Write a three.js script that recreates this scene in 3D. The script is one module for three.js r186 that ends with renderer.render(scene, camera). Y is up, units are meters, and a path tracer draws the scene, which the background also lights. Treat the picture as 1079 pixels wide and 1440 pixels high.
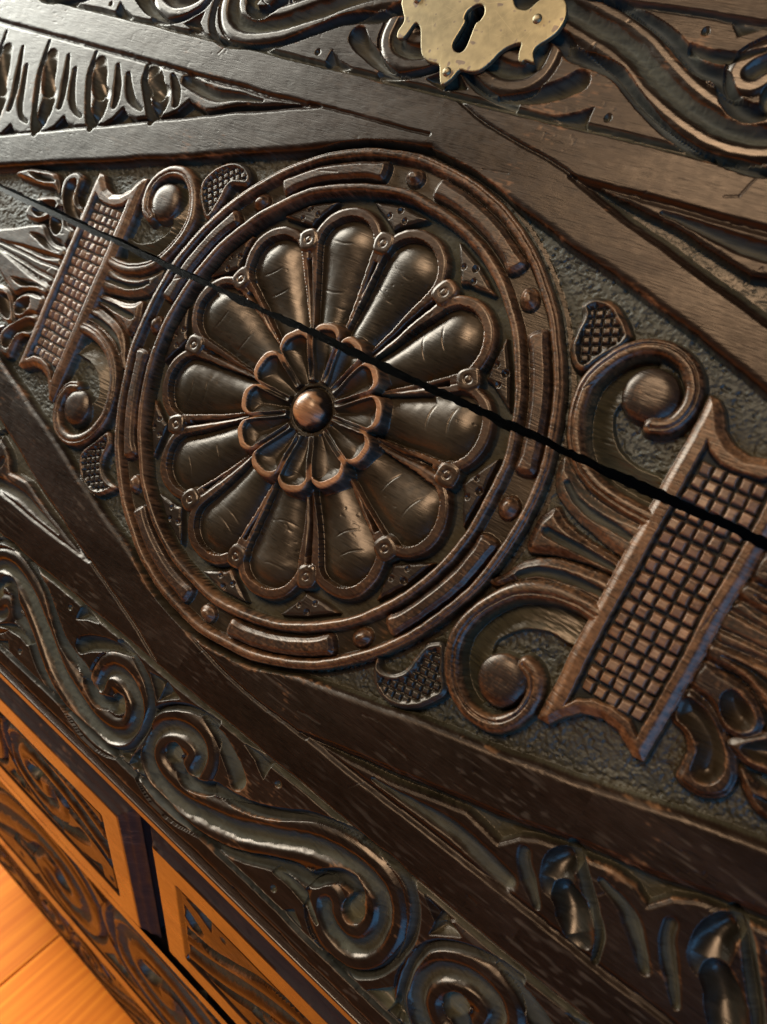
import * as THREE from 'three';
import { RoundedBoxGeometry } from 'three/addons/geometries/RoundedBoxGeometry.js';
import { mergeGeometries } from 'three/addons/utils/BufferGeometryUtils.js';
import { RectAreaLightUniformsLib } from 'three/addons/lights/RectAreaLightUniformsLib.js';

// ------------------------------------------------------------------ camera
// One carving unit (the radius of the big ring) is 0.1 m. Carving axes: u along the desk, v up the
// sloping front, n out of it; the slope leans 54.5 degrees; the floor is y = 0.
const S = 0.1, FLOOR = -5.3, TILT = THREE.MathUtils.degToRad(54.5);
const sB = Math.sin(TILT), cB = Math.cos(TILT);
const W = (x, y, z) => new THREE.Vector3(x * S, (y - FLOOR) * S, z * S);
const slope = (u, v, n) => [u, v * sB + n * cB, -v * cB + n * sB];
const scene = new THREE.Scene();
const CAM = [1.88121817, 1.55698107, 1.98425504];
const RIGHT = [0.76663125, 0.0829689, -0.63670455], DOWN = [0.43726718, -0.7935984, 0.42308273], AHEAD = [-0.470185, -0.60275845, -0.64467691];
const camera = new THREE.PerspectiveCamera(2 * THREE.MathUtils.radToDeg(Math.atan(720 / 1127.0854)), 767 / 1024, 0.02, 30);
camera.position.copy(W(...CAM));
camera.up.set(-DOWN[0], -DOWN[1], -DOWN[2]);
camera.lookAt(W(CAM[0] + AHEAD[0], CAM[1] + AHEAD[1], CAM[2] + AHEAD[2]));
camera.focus = 0.31; camera.userData.fStop = 11;
scene.add(camera);
const FX = 1127.0854 / 539.5, FY = 1127.0854 / 720;
function seen(p) {                                    // where a point falls in the frame, -1..1, for choosing how far to build
  const d = [p[0] - CAM[0], p[1] - CAM[1], p[2] - CAM[2]], dot = (a) => a[0] * d[0] + a[1] * d[1] + a[2] * d[2];
  const z = dot(AHEAD);
  return z < 0.1 ? [9, 9] : [FX * dot(RIGHT) / z, FY * dot(DOWN) / z];
}

// ------------------------------------------------------------------ light: a room by day, no sun
const renderer = new THREE.WebGLRenderer({ antialias: true });
renderer.toneMapping = THREE.LinearToneMapping;
renderer.toneMappingExposure = 2.2;
renderer.shadowMap.enabled = true;
RectAreaLightUniformsLib.init();
scene.background = new THREE.Color().setRGB(0.012, 0.012, 0.011);
const AIM = W(-0.2, -0.2, 0.1);
function area(name, azimuth, elevation, distance, width, height, rgb, strength) {   // seen from the carving, degrees from +z toward +x
  const a = THREE.MathUtils.degToRad(azimuth), e = THREE.MathUtils.degToRad(elevation);
  const l = new THREE.RectAreaLight(new THREE.Color().setRGB(...rgb), strength, width, height);
  l.name = name;
  l.position.copy(AIM).add(new THREE.Vector3(Math.sin(a) * Math.cos(e), Math.sin(e), Math.cos(a) * Math.cos(e)).multiplyScalar(distance));
  l.lookAt(AIM);
  scene.add(l);
  return l;
}
area('ceiling_lamp', -18, 61, 1.7, 0.6, 0.55, [1, 0.8, 0.56], 10);
area('right_window', 62, 3, 2.0, 2.5, 1.1, [0.12, 0.44, 1], 1.9);
area('left_window', -92, 21, 2.0, 0.85, 1.4, [0.96, 1, 0.92], 12);

// ------------------------------------------------------------------ noise
const hash = (x, y) => { let h = Math.imul(x, 374761393) + Math.imul(y, 668265263); h = Math.imul(h ^ (h >>> 13), 1274126177); return ((h ^ (h >>> 16)) >>> 0) / 4294967296; };
function noise(x, y) {                                // -1..1
  const ix = Math.floor(x), iy = Math.floor(y), fx = x - ix, fy = y - iy, a = fx * fx * (3 - 2 * fx), b = fy * fy * (3 - 2 * fy);
  const p = hash(ix, iy), q = hash(ix + 1, iy), r = hash(ix, iy + 1), s = hash(ix + 1, iy + 1);
  return 2 * (p + (q - p) * a + (r - p) * b + (p - q - r + s) * a * b) - 1;
}
const fbm = (x, y) => 0.55 * noise(x, y) + 0.3 * noise(2.03 * x + 7, 2.03 * y + 3) + 0.15 * noise(4.1 * x + 1, 4.1 * y + 9);
const sm = (a, b, x) => { const t = Math.min(1, Math.max(0, (x - a) / (b - a))); return t * t * (3 - 2 * t); };
const mix = (a, b, t) => a + (b - a) * t;
let seed = 7; const rnd = () => { seed = (Math.imul(seed, 1664525) + 1013904223) >>> 0; return seed / 4294967296; };

// ------------------------------------------------------------------ materials
function grainTexture(kind) {
  const n = 1024, data = new Uint8Array(n * n * 4);
  for (let y = 0; y < n; y++) for (let x = 0; x < n; x++) {
    const u = x / n, v = y / n, i = (y * n + x) * 4;
    const pore = noise(u * 26 + 3 * noise(u * 4, v * 6), v * 330), fine = noise(u * 60, v * 700 + 40), broad = fbm(u * 5, v * 18);
    let g;
    if (kind === 'bump') g = 0.62 + 0.16 * fine + 0.2 * pore - 0.5 * sm(0.45, 0.8, pore) + 0.06 * noise(u * 500, v * 500);
    else if (kind === 'rough') g = 0.62 + 0.14 * broad + 0.06 * fine + 0.05 * noise(u * 90, v * 90);
    else g = 0.86 + 0.08 * broad + 0.05 * fine - 0.16 * sm(0.4, 0.85, pore);
    g = Math.max(0, Math.min(1, g));
    data[i] = data[i + 1] = data[i + 2] = 255 * g; data[i + 3] = 255;
  }
  const t = new THREE.DataTexture(data, n, n);
  t.wrapS = t.wrapT = THREE.RepeatWrapping; t.magFilter = THREE.LinearFilter; t.minFilter = THREE.LinearMipmapLinearFilter; t.generateMipmaps = true;
  if (kind === 'color') t.colorSpace = THREE.SRGBColorSpace;
  t.repeat.set(1 / 0.16, 1 / 0.16); t.needsUpdate = true;
  return t;
}
const grainColor = grainTexture('color'), grainBump = grainTexture('bump'), grainRough = grainTexture('rough');
const oak = new THREE.MeshPhysicalMaterial({ name: 'waxed dark oak', color: new THREE.Color().setRGB(0.8, 0.8, 0.8), vertexColors: true, map: grainColor, bumpMap: grainBump, bumpScale: 0.00004, roughness: 0.52, roughnessMap: grainRough, ior: 1.5, specularIntensity: 0.9, specularColor: new THREE.Color().setRGB(1, 0.76, 0.6), clearcoat: 0.08, clearcoatRoughness: 0.26 });
const oakPlain = new THREE.MeshPhysicalMaterial({ name: 'dark oak edge', color: new THREE.Color().setRGB(0.012, 0.0065, 0.0045), bumpMap: grainBump, bumpScale: 0.0002, roughness: 0.65, ior: 1.5 });
const matt = oak.clone(); matt.name = 'unpolished cut oak'; matt.roughness = 1.3; matt.clearcoat = 0; matt.specularIntensity = 0.6; matt.specularColor.setRGB(1, 1, 1);
const satin = oak.clone(); satin.name = 'satin dark oak'; satin.roughness = 0.62; satin.specularIntensity = 0.55; satin.clearcoat = 0.03; satin.bumpScale = 0.00008;
const stippled = matt.clone(); stippled.name = 'stippled oak ground'; stippled.roughness = 0.95; stippled.specularIntensity = 0.8;
const rubbed = oak.clone(); rubbed.name = 'rubbed oak'; rubbed.roughness = 0.62; rubbed.clearcoat = 0.06; rubbed.bumpScale = 0.0001;
const polished = oak.clone(); polished.name = 'polished oak drawer front'; polished.roughness = 0.5; polished.clearcoat = 0.65; polished.clearcoatRoughness = 0.2; polished.bumpScale = 0.00003;
const brassTone = (() => {
  const n = 512, data = new Uint8Array(n * n * 4), line = new Float32Array(n * n).fill(0); let sd = 3; const r = () => { sd = (Math.imul(sd, 1664525) + 1013904223) >>> 0; return sd / 4294967296; };
  for (let k = 0; k < 90; k++) { let x = r() * n, y = r() * n; const a = r() * 6.3, len = 20 + r() * 90, w = 0.3 + 0.5 * r(); for (let t = 0; t < len; t++) { line[(Math.floor(y + n) % n) * n + Math.floor(x + n) % n] = w; x += Math.cos(a); y += Math.sin(a); } }
  for (let y = 0; y < n; y++) for (let x = 0; x < n; x++) { const i = (y * n + x) * 4, u = x / n, v = y / n, t = fbm(u * 9, v * 9) + 0.5 * fbm(u * 34, v * 34), spot = sm(0.35, 0.6, noise(u * 40, v * 40) * 0.7 + 0.5 * t), k = 0.88 + 0.13 * t - 0.22 * spot + 0.15 * line[y * n + x]; data[i] = 255 * Math.max(0, Math.min(1, k)); data[i + 1] = 255 * Math.max(0, Math.min(1, k * (0.98 - 0.03 * spot))); data[i + 2] = 255 * Math.max(0, Math.min(1, k * (0.95 + 0.1 * spot))); data[i + 3] = 255; }
  const t = new THREE.DataTexture(data, n, n); t.wrapS = t.wrapT = THREE.MirroredRepeatWrapping; t.magFilter = THREE.LinearFilter; t.colorSpace = THREE.SRGBColorSpace; t.repeat.set(1 / 0.06, 1 / 0.06); t.needsUpdate = true; return t;
})();
const brass = new THREE.MeshPhysicalMaterial({ name: 'old brass', color: new THREE.Color().setRGB(0.27, 0.22, 0.13), metalness: 0.8, roughness: 0.42, map: brassTone, bumpMap: brassTone, bumpScale: 0.00003 });

// colours of the wood as it is: stain, bare worn oak, old wax and dust packed in the cut ground
const STAIN = [0.0185, 0.0088, 0.0046], GROUND = [0.066, 0.052, 0.028], WORN = [0.29, 0.127, 0.053], WAX = [0.078, 0.066, 0.041], SCOOP = [0.037, 0.0245, 0.0125], DUST = [0.17, 0.145, 0.088];

// ------------------------------------------------------------------ carving tools
// A carved face is a height h(u, v) that a list of cuts and raised shapes works on in turn, as a carver does.
function curve(pts, closed = false, per = 5) {        // a smooth line through the points
  const n = pts.length, out = [], at = (i) => closed ? pts[(i + n) % n] : pts[Math.max(0, Math.min(n - 1, i))];
  for (let i = 0; i < (closed ? n : n - 1); i++) {
    const [a, b, c, d] = [at(i - 1), at(i), at(i + 1), at(i + 2)];
    for (let k = 0; k < per; k++) {
      const t = k / per, f = (j) => 0.5 * (2 * b[j] + (c[j] - a[j]) * t + (2 * a[j] - 5 * b[j] + 4 * c[j] - d[j]) * t * t + (3 * b[j] - a[j] - 3 * c[j] + d[j]) * t * t * t);
      out.push([f(0), f(1)]);
    }
  }
  if (!closed) out.push(pts[n - 1]);
  return out;
}
class Line {
  constructor(pts) {
    this.p = pts; this.len = [0];
    for (let i = 1; i < pts.length; i++) this.len.push(this.len[i - 1] + Math.hypot(pts[i][0] - pts[i - 1][0], pts[i][1] - pts[i - 1][1]));
    this.total = this.len[pts.length - 1];
  }
  near(u, v) {                                        // sets this.d (distance), this.t (0..1 along), this.side
    let best = 1e9, bt = 0, side = 0; const p = this.p;
    for (let i = 0; i < p.length - 1; i++) {
      const ax = p[i][0], ay = p[i][1], bx = p[i + 1][0] - ax, by = p[i + 1][1] - ay, l = bx * bx + by * by || 1e-9;
      let t = ((u - ax) * bx + (v - ay) * by) / l; t = t < 0 ? 0 : t > 1 ? 1 : t;
      const dx = u - ax - t * bx, dy = v - ay - t * by, d = dx * dx + dy * dy;
      if (d < best) { best = d; bt = this.len[i] + t * Math.sqrt(l); side = bx * (v - ay) - by * (u - ax); }
    }
    this.d = Math.sqrt(best); this.t = bt / this.total; this.side = side;
    return this.d;
  }
}
function inside(p, u, v) {
  let c = false;
  for (let i = 0, j = p.length - 1; i < p.length; j = i++) if ((p[i][1] > v) !== (p[j][1] > v) && u < (p[j][0] - p[i][0]) * (v - p[i][1]) / (p[j][1] - p[i][1]) + p[i][0]) c = !c;
  return c;
}
class Carving {
  constructor() { this.ops = []; this.ids = []; }
  part(name, parent = null, label) { this.ids.push({ name, parent, label }); return this.ids.length - 1; }
  op(box, margin, f) { this.ops.push({ x0: box[0] - margin, x1: box[1] + margin, y0: box[2] - margin, y1: box[3] + margin, f }); }
  box(p) { let b = [9, -9, 9, -9]; for (const [x, y] of p) b = [Math.min(b[0], x), Math.max(b[1], x), Math.min(b[2], y), Math.max(b[3], y)]; return b; }
  shape(pts, straight) { const p = straight ? pts : curve(pts, true); const l = new Line([...p, p[0]]); return { p, sd: (u, v) => (inside(p, u, v) ? -1 : 1) * l.near(u, v) }; }
  paint(s, o, m) { if (o.col && m > 0) { s.r = mix(s.r, o.col[0], m); s.g = mix(s.g, o.col[1], m); s.b = mix(s.b, o.col[2], m); } if (m > 0.5) { if (o.id !== undefined) s.id = o.id; if (o.wear !== undefined) s.wear = o.wear; if (o.bare !== undefined) s.bare = o.bare; else if (o.col) s.bare = 0; if (o.tool !== undefined) s.tool = o.tool; } }
  sink(pts, o) {                                      // cut down to a flat ground with steep walls
    const q = this.shape(pts, o.straight);
    this.op(this.box(q.p), o.arris ?? 0, (u, v, s) => { const d = q.sd(u, v); if (d > 0) { if (o.arris && d < o.arris) s.h -= 0.011 * (1 - d / o.arris) ** 2; return; } const m = sm(0, -o.wall, d); s.h = mix(s.h - (o.arris ? 0.011 : 0), -o.d, m); this.paint(s, o, sm(0.3, 0.7, m)); });
  }
  raise(pts, o) {                                     // left standing: flat or domed top, walls down to what is there
    const q = this.shape(pts, o.straight), wall = o.wall ?? 0.018, rw = o.round ?? 0.015, rd = o.drop ?? 0.008;
    this.op(this.box(q.p), wall * 1.5, (u, v, s) => {
      const d = q.sd(u, v); if (d > wall * 1.5) return;
      const top = o.lv + (o.tilt ? o.tilt[0] * (u - o.tilt[2]) + o.tilt[1] * (v - o.tilt[3]) : 0) + (o.dome ? o.dome * sm(0, -0.06, d) : 0) - rd * (1 - sm(0, -rw, d)) - (d > 0 ? d / wall * 0.055 : 0);
      if (top > s.h) { s.h = top; this.paint(s, o, sm(wall * 0.7, 0, d)); }
    });
  }
  scoop(pts, o) {                                     // a gouged hollow, round in section
    const q = this.shape(pts, o.straight);
    this.op(this.box(q.p), 0, (u, v, s) => { if (o.clip && !o.clip(u, v)) return; const d = q.sd(u, v); if (d > 0) return; const t = Math.min(1, -d / o.soft); s.h -= o.d * (1 - (1 - t) ** 2.4); this.paint(s, o, sm(0, 0.25, t)); });
  }
  groove(pts, o) {                                    // a gouge run along a line: w half width (start, middle, end), round or vee section
    const l = new Line(o.straight ? pts : curve(pts)), w = Array.isArray(o.w) ? o.w : [o.w, o.w, o.w], most = Math.max(...w);
    this.op(this.box(l.p), most, (u, v, s) => {
      if (o.clip && !o.clip(u, v)) return; const d = l.near(u, v); if (d > most) return;
      const ww = l.t < 0.5 ? mix(w[0], w[1], l.t * 2) : mix(w[1], w[2], l.t * 2 - 1), x = d / ww; if (x >= 1) return;
      const cut = o.d * (ww / most) ** 0.7 * (o.fade ? 1 - o.fade * l.t ** 1.3 : 1) * (o.soft ? 0.5 + 0.5 * Math.cos(Math.PI * x) : o.vee ? 1 - x : o.flat ? sm(1, 1 - o.flat, x) : (1 - x * x) ** 0.85); s.h = o.from !== undefined ? Math.min(s.h, o.from - cut) : s.h - cut; this.paint(s, o, o.soft ? sm(0.75, 0.4, x + 0.1 * noise(u * 30, v * 30)) : sm(1, 0.75, x));
    });
  }
  ridge(pts, o) {                                     // a rounded ridge standing along a line
    const l = new Line(curve(pts)), wall = 0.015;
    this.op(this.box(l.p), o.w + wall, (u, v, s) => {
      const d = l.near(u, v); if (d > o.w + wall) return;
      const x = Math.min(1, d / o.w); let top = o.lv - 0.014 * x * x * x - (d > o.w ? (d - o.w) / wall * 0.06 : 0);
      if (o.quirk) top -= 0.007 * Math.max(0, 1 - Math.abs(l.side > 0 ? d - o.quirk : 9) / 0.006);
      if (top > s.h) { s.h = top; this.paint(s, o, sm(o.w + wall * 0.5, o.w, d)); }
    });
  }
  disc(u0, v0, r, o) {                                // o.d deep (flat) or o.lv high (domed)
    this.op([u0 - r, u0 + r, v0 - r, v0 + r], 0.02, (u, v, s) => {
      const d = Math.hypot(u - u0, (v - v0) * (o.squash ?? 1));
      if (o.lv !== undefined) { const top = o.lv - (o.fall ?? 0.012) * Math.min(1, d / r) ** 4 - (d > r ? (d - r) / 0.016 * 0.055 : 0); if (top > s.h && d < r + 0.02) { s.h = top; this.paint(s, o, sm(r + 0.006, r, d)); } }
      else if (d < r) { const m = o.bowl ? 1 - (d / r) ** 2 : sm(r, r - (o.wall ?? 0.012), d); s.h = o.bowl ? s.h - o.d * m : mix(s.h, Math.min(s.h, -o.d), m); this.paint(s, o, o.bowl ? sm(0.1, 0.3, m) : m); }
    });
  }
  bins(x0, x1, y0, y1, n) {
    this.bx = x0; this.by = y0; this.bs = n; this.bw = Math.ceil((x1 - x0) / n) + 1; this.bin = new Map();
    this.ops.forEach((o) => { for (let j = Math.floor((o.y0 - y0) / n); j <= Math.floor((o.y1 - y0) / n); j++) for (let i = Math.floor((o.x0 - x0) / n); i <= Math.floor((o.x1 - x0) / n); i++) { const k = j * 4096 + i; if (!this.bin.has(k)) this.bin.set(k, []); this.bin.get(k).push(o); } });
  }
  at(u, v, s) {
    const k = this.steady ?? 1, wu = u + k * 0.0045 * noise(u * 7, v * 7) + k * 0.0012 * noise(u * 40, v * 40), wv = v + k * 0.0045 * noise(u * 7 + 50, v * 7) + k * 0.0012 * noise(u * 40, v * 40 + 30);
    const list = this.bin.get(Math.floor((wv - this.by) / this.bs) * 4096 + Math.floor((wu - this.bx) / this.bs));
    this.base(wu, wv, s);
    if (list) for (const o of list) if (wu > o.x0 && wu < o.x1 && wv > o.y0 && wv < o.y1) o.f(wu, wv, s);
  }
}

// one S scroll with its leaf cuts, drawn for the lower border of the front and used, stretched, on borders and drawers
const path = [[0.282, -1.478], [0.28, -1.418], [0.238, -1.384], [0.165, -1.378], [0.086, -1.405], [0.037, -1.453], [0.024, -1.519], [0.045, -1.574], [0.1, -1.615], [0.178, -1.63], [0.273, -1.626], [0.383, -1.605], [0.51, -1.567], [0.617, -1.519], [0.72, -1.462], [0.846, -1.398], [0.946, -1.362], [1.022, -1.346], [1.096, -1.343], [1.156, -1.357], [1.195, -1.393], [1.216, -1.443], [1.216, -1.503], [1.189, -1.558], [1.131, -1.586], [1.065, -1.579], [1.02, -1.553], [1.004, -1.53]];
const GB = [[0.16, -1.5], [0.205, -1.518], [0.265, -1.537], [0.347, -1.514], [0.4, -1.48], [0.491, -1.465], [0.589, -1.438], [0.7, -1.375], [0.8, -1.315], [0.9, -1.275], [1.012, -1.252]];
const GC = [[1.1, -1.45], [1.095, -1.419], [1.057, -1.404], [1.004, -1.415], [0.96, -1.45], [0.916, -1.497], [0.834, -1.516], [0.767, -1.548], [0.65, -1.61], [0.5, -1.66], [0.391, -1.676]];
const CO = [[1.012, -1.252], [1.124, -1.238], [1.2, -1.248], [1.26, -1.279], [1.3, -1.328], [1.322, -1.401], [1.318, -1.478], [1.295, -1.552], [1.255, -1.612], [1.195, -1.653], [1.1, -1.668]];
const BO = [[0.28, -1.27], [0.167, -1.282], [0.06, -1.325], [-0.01, -1.385], [-0.03, -1.461], [-0.028, -1.53], [-0.003, -1.61], [0.08, -1.667], [0.2, -1.681], [0.391, -1.676]];
function scrollUnit(c, f, parent, k, inside = () => true) {
  const dull = (name) => { const id = c.part(name, parent); c.ids[id].material = matt; return id; }, id = c.part('border_scroll', parent);
  if (c.body) c.ids[id].material = c.body;
  const g = (p, o) => c.groove(f(p), { ...o, w: o.w.map((x) => x * k), clip: inside }), cut = (p, o) => c.scoop(f(p), { ...o, soft: o.soft * k, straight: true, clip: inside });
  const l = new Line(curve(f(path)));
  c.op(c.box(l.p), 0.1 * k, (u, v, s) => { if (!inside(u, v)) return; const d = l.near(u, v) / k; if (d > 0.088) return; s.h = Math.max(s.h, -0.002) - 0.012 * sm(0.06, 0.09, d); s.id = id; s.wear = 0.5; s.bare = 0.28; });
  const ln = { vee: true, d: 0.036, col: [0.06, 0.055, 0.042], wear: 0, id: dull('groove') };
  g(CO, { ...ln, w: [0.014, 0.022, 0.014] }); g(BO, { ...ln, w: [0.016, 0.022, 0.014] });
  g(GB, { ...ln, w: [0.03, 0.026, 0.012], d: 0.045, vee: false }); g(GC, { ...ln, w: [0.03, 0.026, 0.012], d: 0.045, vee: false });
  g(path, { w: [0.038, 0.05, 0.038], soft: 1, d: 0.036, col: WAX, wear: 0, tool: 0.25, id: dull('scroll_flute') });
  for (const [x, y] of f([[0.148, -1.487], [1.105, -1.474]])) if (inside(x, y)) c.disc(x, y, 0.046 * k, { d: 0.046, wall: 0.012 * k, id: dull('scroll_eye'), col: DUST, wear: 0 });
  const lf = { col: WAX, wear: 0, get id() { return dull('border_hollow'); } };
  g([[0.47, -1.392], [0.427, -1.36], [0.355, -1.324], [0.289, -1.299], [0.2, -1.285]], { ...lf, w: [0.04, 0.03, 0.006], d: 0.05 });
  cut([[0.42, -1.262], [0.493, -1.251], [0.572, -1.245], [0.566, -1.32], [0.5, -1.285]], { ...lf, soft: 0.04, d: 0.04 });
  g([[0.779, -1.568], [0.857, -1.557], [0.927, -1.565], [1.01, -1.602]], { ...lf, w: [0.012, 0.022, 0.006], d: 0.03 });
  cut([[0.86, -1.672], [0.906, -1.625], [0.975, -1.662]], { ...lf, soft: 0.03, d: 0.035 });
  for (const [x, y] of f([[0.629, -1.295], [0.803, -1.624]])) if (inside(x, y)) c.disc(x, y, 0.014 * k, { d: 0.014, bowl: true, col: WAX });
  // the sunk triangles where two scrolls meet back to back
  cut([[-0.03, -1.26], [0.07, -1.285], [-0.005, -1.34], [-0.03, -1.36]], { soft: 0.04, d: 0.04, col: WAX });
  cut([[-0.03, -1.665], [0.05, -1.66], [0.0, -1.62], [-0.03, -1.58]], { soft: 0.03, d: 0.04, col: WAX });
  cut([[1.29, -1.255], [1.43, -1.255], [1.37, -1.31]], { soft: 0.04, d: 0.03, col: STAIN });
  cut([[1.27, -1.66], [1.4, -1.66], [1.345, -1.58]], { soft: 0.03, d: 0.04, col: DUST });
}

// Turns a carving into one mesh per part. gaps: v ranges left open (shrinkage cracks right through the boards).
function carve(c, us, vs, place, group, material, gap) {
  const nu = us.length, nv = vs.length, N = nu * nv, h = new Float32Array(N), id = new Int16Array(N).fill(-1), col = new Float32Array(N * 3), wear = new Float32Array(N), bare = new Float32Array(N), vv = new Float32Array(N);
  c.bins(us[0], us[nu - 1], vs[0], vs[nv - 1], 0.06);
  const s = {};
  for (let j = 0; j < nv; j++) for (let i = 0; i < nu; i++) {
    const k = j * nu + i, u = us[i], v = gap ? gap.warp(u, vs[j]) : vs[j];
    vv[k] = v;
    const [px, py] = seen(place(u, v, -0.02));
    if (Math.abs(px) > 1.14 || Math.abs(py) > 1.11) continue;
    Object.assign(s, { h: 0, id: 0, wear: 0.3, bare: 0.12, tool: 0, r: STAIN[0], g: STAIN[1], b: STAIN[2] });
    c.at(u, v, s);
    const relief = s.tool ? s.tool * (0.0012 * noise(u * 24, v * 40) + 0.0024 * noise(u * 78 + 9, v * 110) - 0.0052 * sm(0.2, 0.85, noise(u * 58 + 31, v * 84)) + 0.0012 * noise(u * 150, v * 150)) : 0;
    const pit = s.tool ? 0 : 0.0014 * sm(0.7, 0.95, noise(u * 52 + 3, v * 70)) * sm(-0.1, 0.5, fbm(u * 4, v * 4 + 9));
    h[k] = s.h - pit + relief + 0.0012 * fbm(u * 6, v * 10) + 0.00007 * noise(u * 50, v * 200);
    id[k] = s.id; wear[k] = s.wear; bare[k] = s.bare; col.set([s.r, s.g, s.b], 3 * k);
  }
  // bare oak where hands and cloths have rubbed the stain off the arrises, broken up by the grain
  const R = 5, sum = new Float32Array(N), blur = new Float32Array(N);
  for (let j = 0; j < nv; j++) for (let i = R; i < nu - R; i++) { let t = 0; for (let a = -R; a <= R; a++) t += h[j * nu + i + a]; sum[j * nu + i] = t / (2 * R + 1); }
  for (let j = R; j < nv - R; j++) for (let i = 0; i < nu; i++) { let t = 0; for (let a = -R; a <= R; a++) t += sum[(j + a) * nu + i]; blur[j * nu + i] = t / (2 * R + 1); }
  for (let k = 0; k < N; k++) {
    if (id[k] < 0) continue;
    const i = k % nu, u = us[i], v = vv[k], streak = noise(u * 22, v * 210), patch = fbm(u * 5 + 3, v * 5), speck = noise(u * 70, v * 90);
    const rubbed = (h[k] - blur[k]) * 110 * (0.35 + wear[k]) + 1.6 * patch + 0.5 * streak + 0.3 * speck, m = Math.max(wear[k] > 0 ? 0.7 * sm(1.0, 1.7, rubbed) : 0, 0.9 * sm(0.4, 0.82, bare[k] + 0.12 * patch + 0.1 * noise(u * 40, v * 300) + 0.12 * noise(u * 150, v * 150)));
    const pores = (bare[k] < 0.2 && wear[k] > 0.15 ? 0.6 : 0.2) * sm(0.35, 0.8, noise(u * 16 + 3 * noise(u * 3, v * 8), v * 135)) * sm(-0.4, 0.4, fbm(u * 3 + 20, v * 6));
    const tone = 1 + 0.28 * fbm(u * 3, v * 11) + 0.16 * streak, red = 1 + 0.12 * fbm(u * 2 + 9, v * 3);
    for (let q = 0; q < 3; q++) col[3 * k + q] = mix(col[3 * k + q] * tone * (q === 0 ? red : 1), WORN[q] * (0.75 + 0.3 * speck), Math.max(m, 0) ) + pores * [0.075, 0.055, 0.038][q] * (1 - m);
  }
  const parts = new Map();
  for (let j = 0; j < nv - 1; j++) {
    if (gap && gap.open(vs[j], vs[j + 1])) continue;
    for (let i = 0; i < nu - 1; i++) {
      const k = j * nu + i; if (id[k] < 0 || id[k + 1] < 0 || id[k + nu] < 0 || id[k + nu + 1] < 0) continue;
      if (!parts.has(id[k])) parts.set(id[k], []);
      parts.get(id[k]).push(k);
    }
  }
  const made = new Map(), slot = new Int32Array(N).fill(-1);
  for (const [pid, cells] of parts) {
    const used = [], idx = new Uint32Array(cells.length * 6); let t = 0;
    const vert = (k) => { if (slot[k] < 0) { slot[k] = used.length; used.push(k); } return slot[k]; };
    for (const k of cells) {
      const a = vert(k), b = vert(k + 1), d = vert(k + nu), e = vert(k + nu + 1);
      if (Math.abs(h[k] - h[k + nu + 1]) < Math.abs(h[k + 1] - h[k + nu])) { idx.set([a, b, e, a, e, d], t); } else { idx.set([a, b, d, b, e, d], t); }
      t += 6;
    }
    const n = used.length, pos = new Float32Array(n * 3), nor = new Float32Array(n * 3), uv = new Float32Array(n * 2), cc = new Float32Array(n * 3);
    const o = place(0, 0, 0), U = place(1, 0, 0).map((x, q) => x - o[q]), V = place(0, 1, 0).map((x, q) => x - o[q]), Nn = place(0, 0, 1).map((x, q) => x - o[q]);
    used.forEach((k, m) => {
      const i = k % nu, j = (k - i) / nu, u = us[i], v = vv[k], p = W(...place(u, v, h[k]));
      p.y -= group.position.y; p.toArray(pos, 3 * m);
      const l = i > 0 && id[k - 1] >= 0 ? k - 1 : k, r = i < nu - 1 && id[k + 1] >= 0 ? k + 1 : k;
      let dn = j > 0 && id[k - nu] >= 0 ? k - nu : k, up = j < nv - 1 && id[k + nu] >= 0 ? k + nu : k;
      if (gap && j > 0 && gap.open(vs[j - 1], vs[j])) dn = k;
      if (gap && j < nv - 1 && gap.open(vs[j], vs[j + 1])) up = k;
      const hx = r === l ? 0 : (h[r] - h[l]) / (us[r % nu] - us[l % nu]), hy = up === dn ? 0 : (h[up] - h[dn]) / (vv[up] - vv[dn]);
      const q = new THREE.Vector3(Nn[0] - hx * U[0] - hy * V[0], Nn[1] - hx * U[1] - hy * V[1], Nn[2] - hx * U[2] - hy * V[2]).normalize();
      q.toArray(nor, 3 * m); uv[2 * m] = u * S; uv[2 * m + 1] = v * S;
      cc.set(col.subarray(3 * k, 3 * k + 3), 3 * m); 
    });
    for (const k of used) slot[k] = -1;
    const g = new THREE.BufferGeometry();
    g.setAttribute('position', new THREE.BufferAttribute(pos, 3)); g.setAttribute('normal', new THREE.BufferAttribute(nor, 3));
    g.setAttribute('uv', new THREE.BufferAttribute(uv, 2)); g.setAttribute('color', new THREE.BufferAttribute(cc, 3));
    g.setIndex(new THREE.BufferAttribute(idx, 1));
    const mesh = new THREE.Mesh(g, c.ids[pid].material ?? material); mesh.castShadow = mesh.receiveShadow = true;
    mesh.name = c.ids[pid].name; if (c.ids[pid].label) mesh.userData.label = c.ids[pid].label;
    made.set(pid, mesh);
  }
  for (const [pid, mesh] of made) { const up = c.ids[pid].parent; (up !== null && made.has(up) ? made.get(up) : group).add(mesh); }
  return made;
}
const lines = (a, b, step) => { const out = [a]; while (out[out.length - 1] < b) out.push(out[out.length - 1] + step(out[out.length - 1])); return out; };

// ------------------------------------------------------------------ the bureau
const bureau = new THREE.Group();
bureau.name = 'carved_bureau'; bureau.position.set(0, 0, 0);
bureau.userData = { label: 'dark carved oak writing bureau with sloping front, brass keyhole plate and drawers below', category: 'bureau' };
scene.add(bureau);
const flip = (pts, su, sv, du = 0, dv = 0) => pts.map(([x, y]) => [su * x + du, sv * y + dv]);

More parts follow.
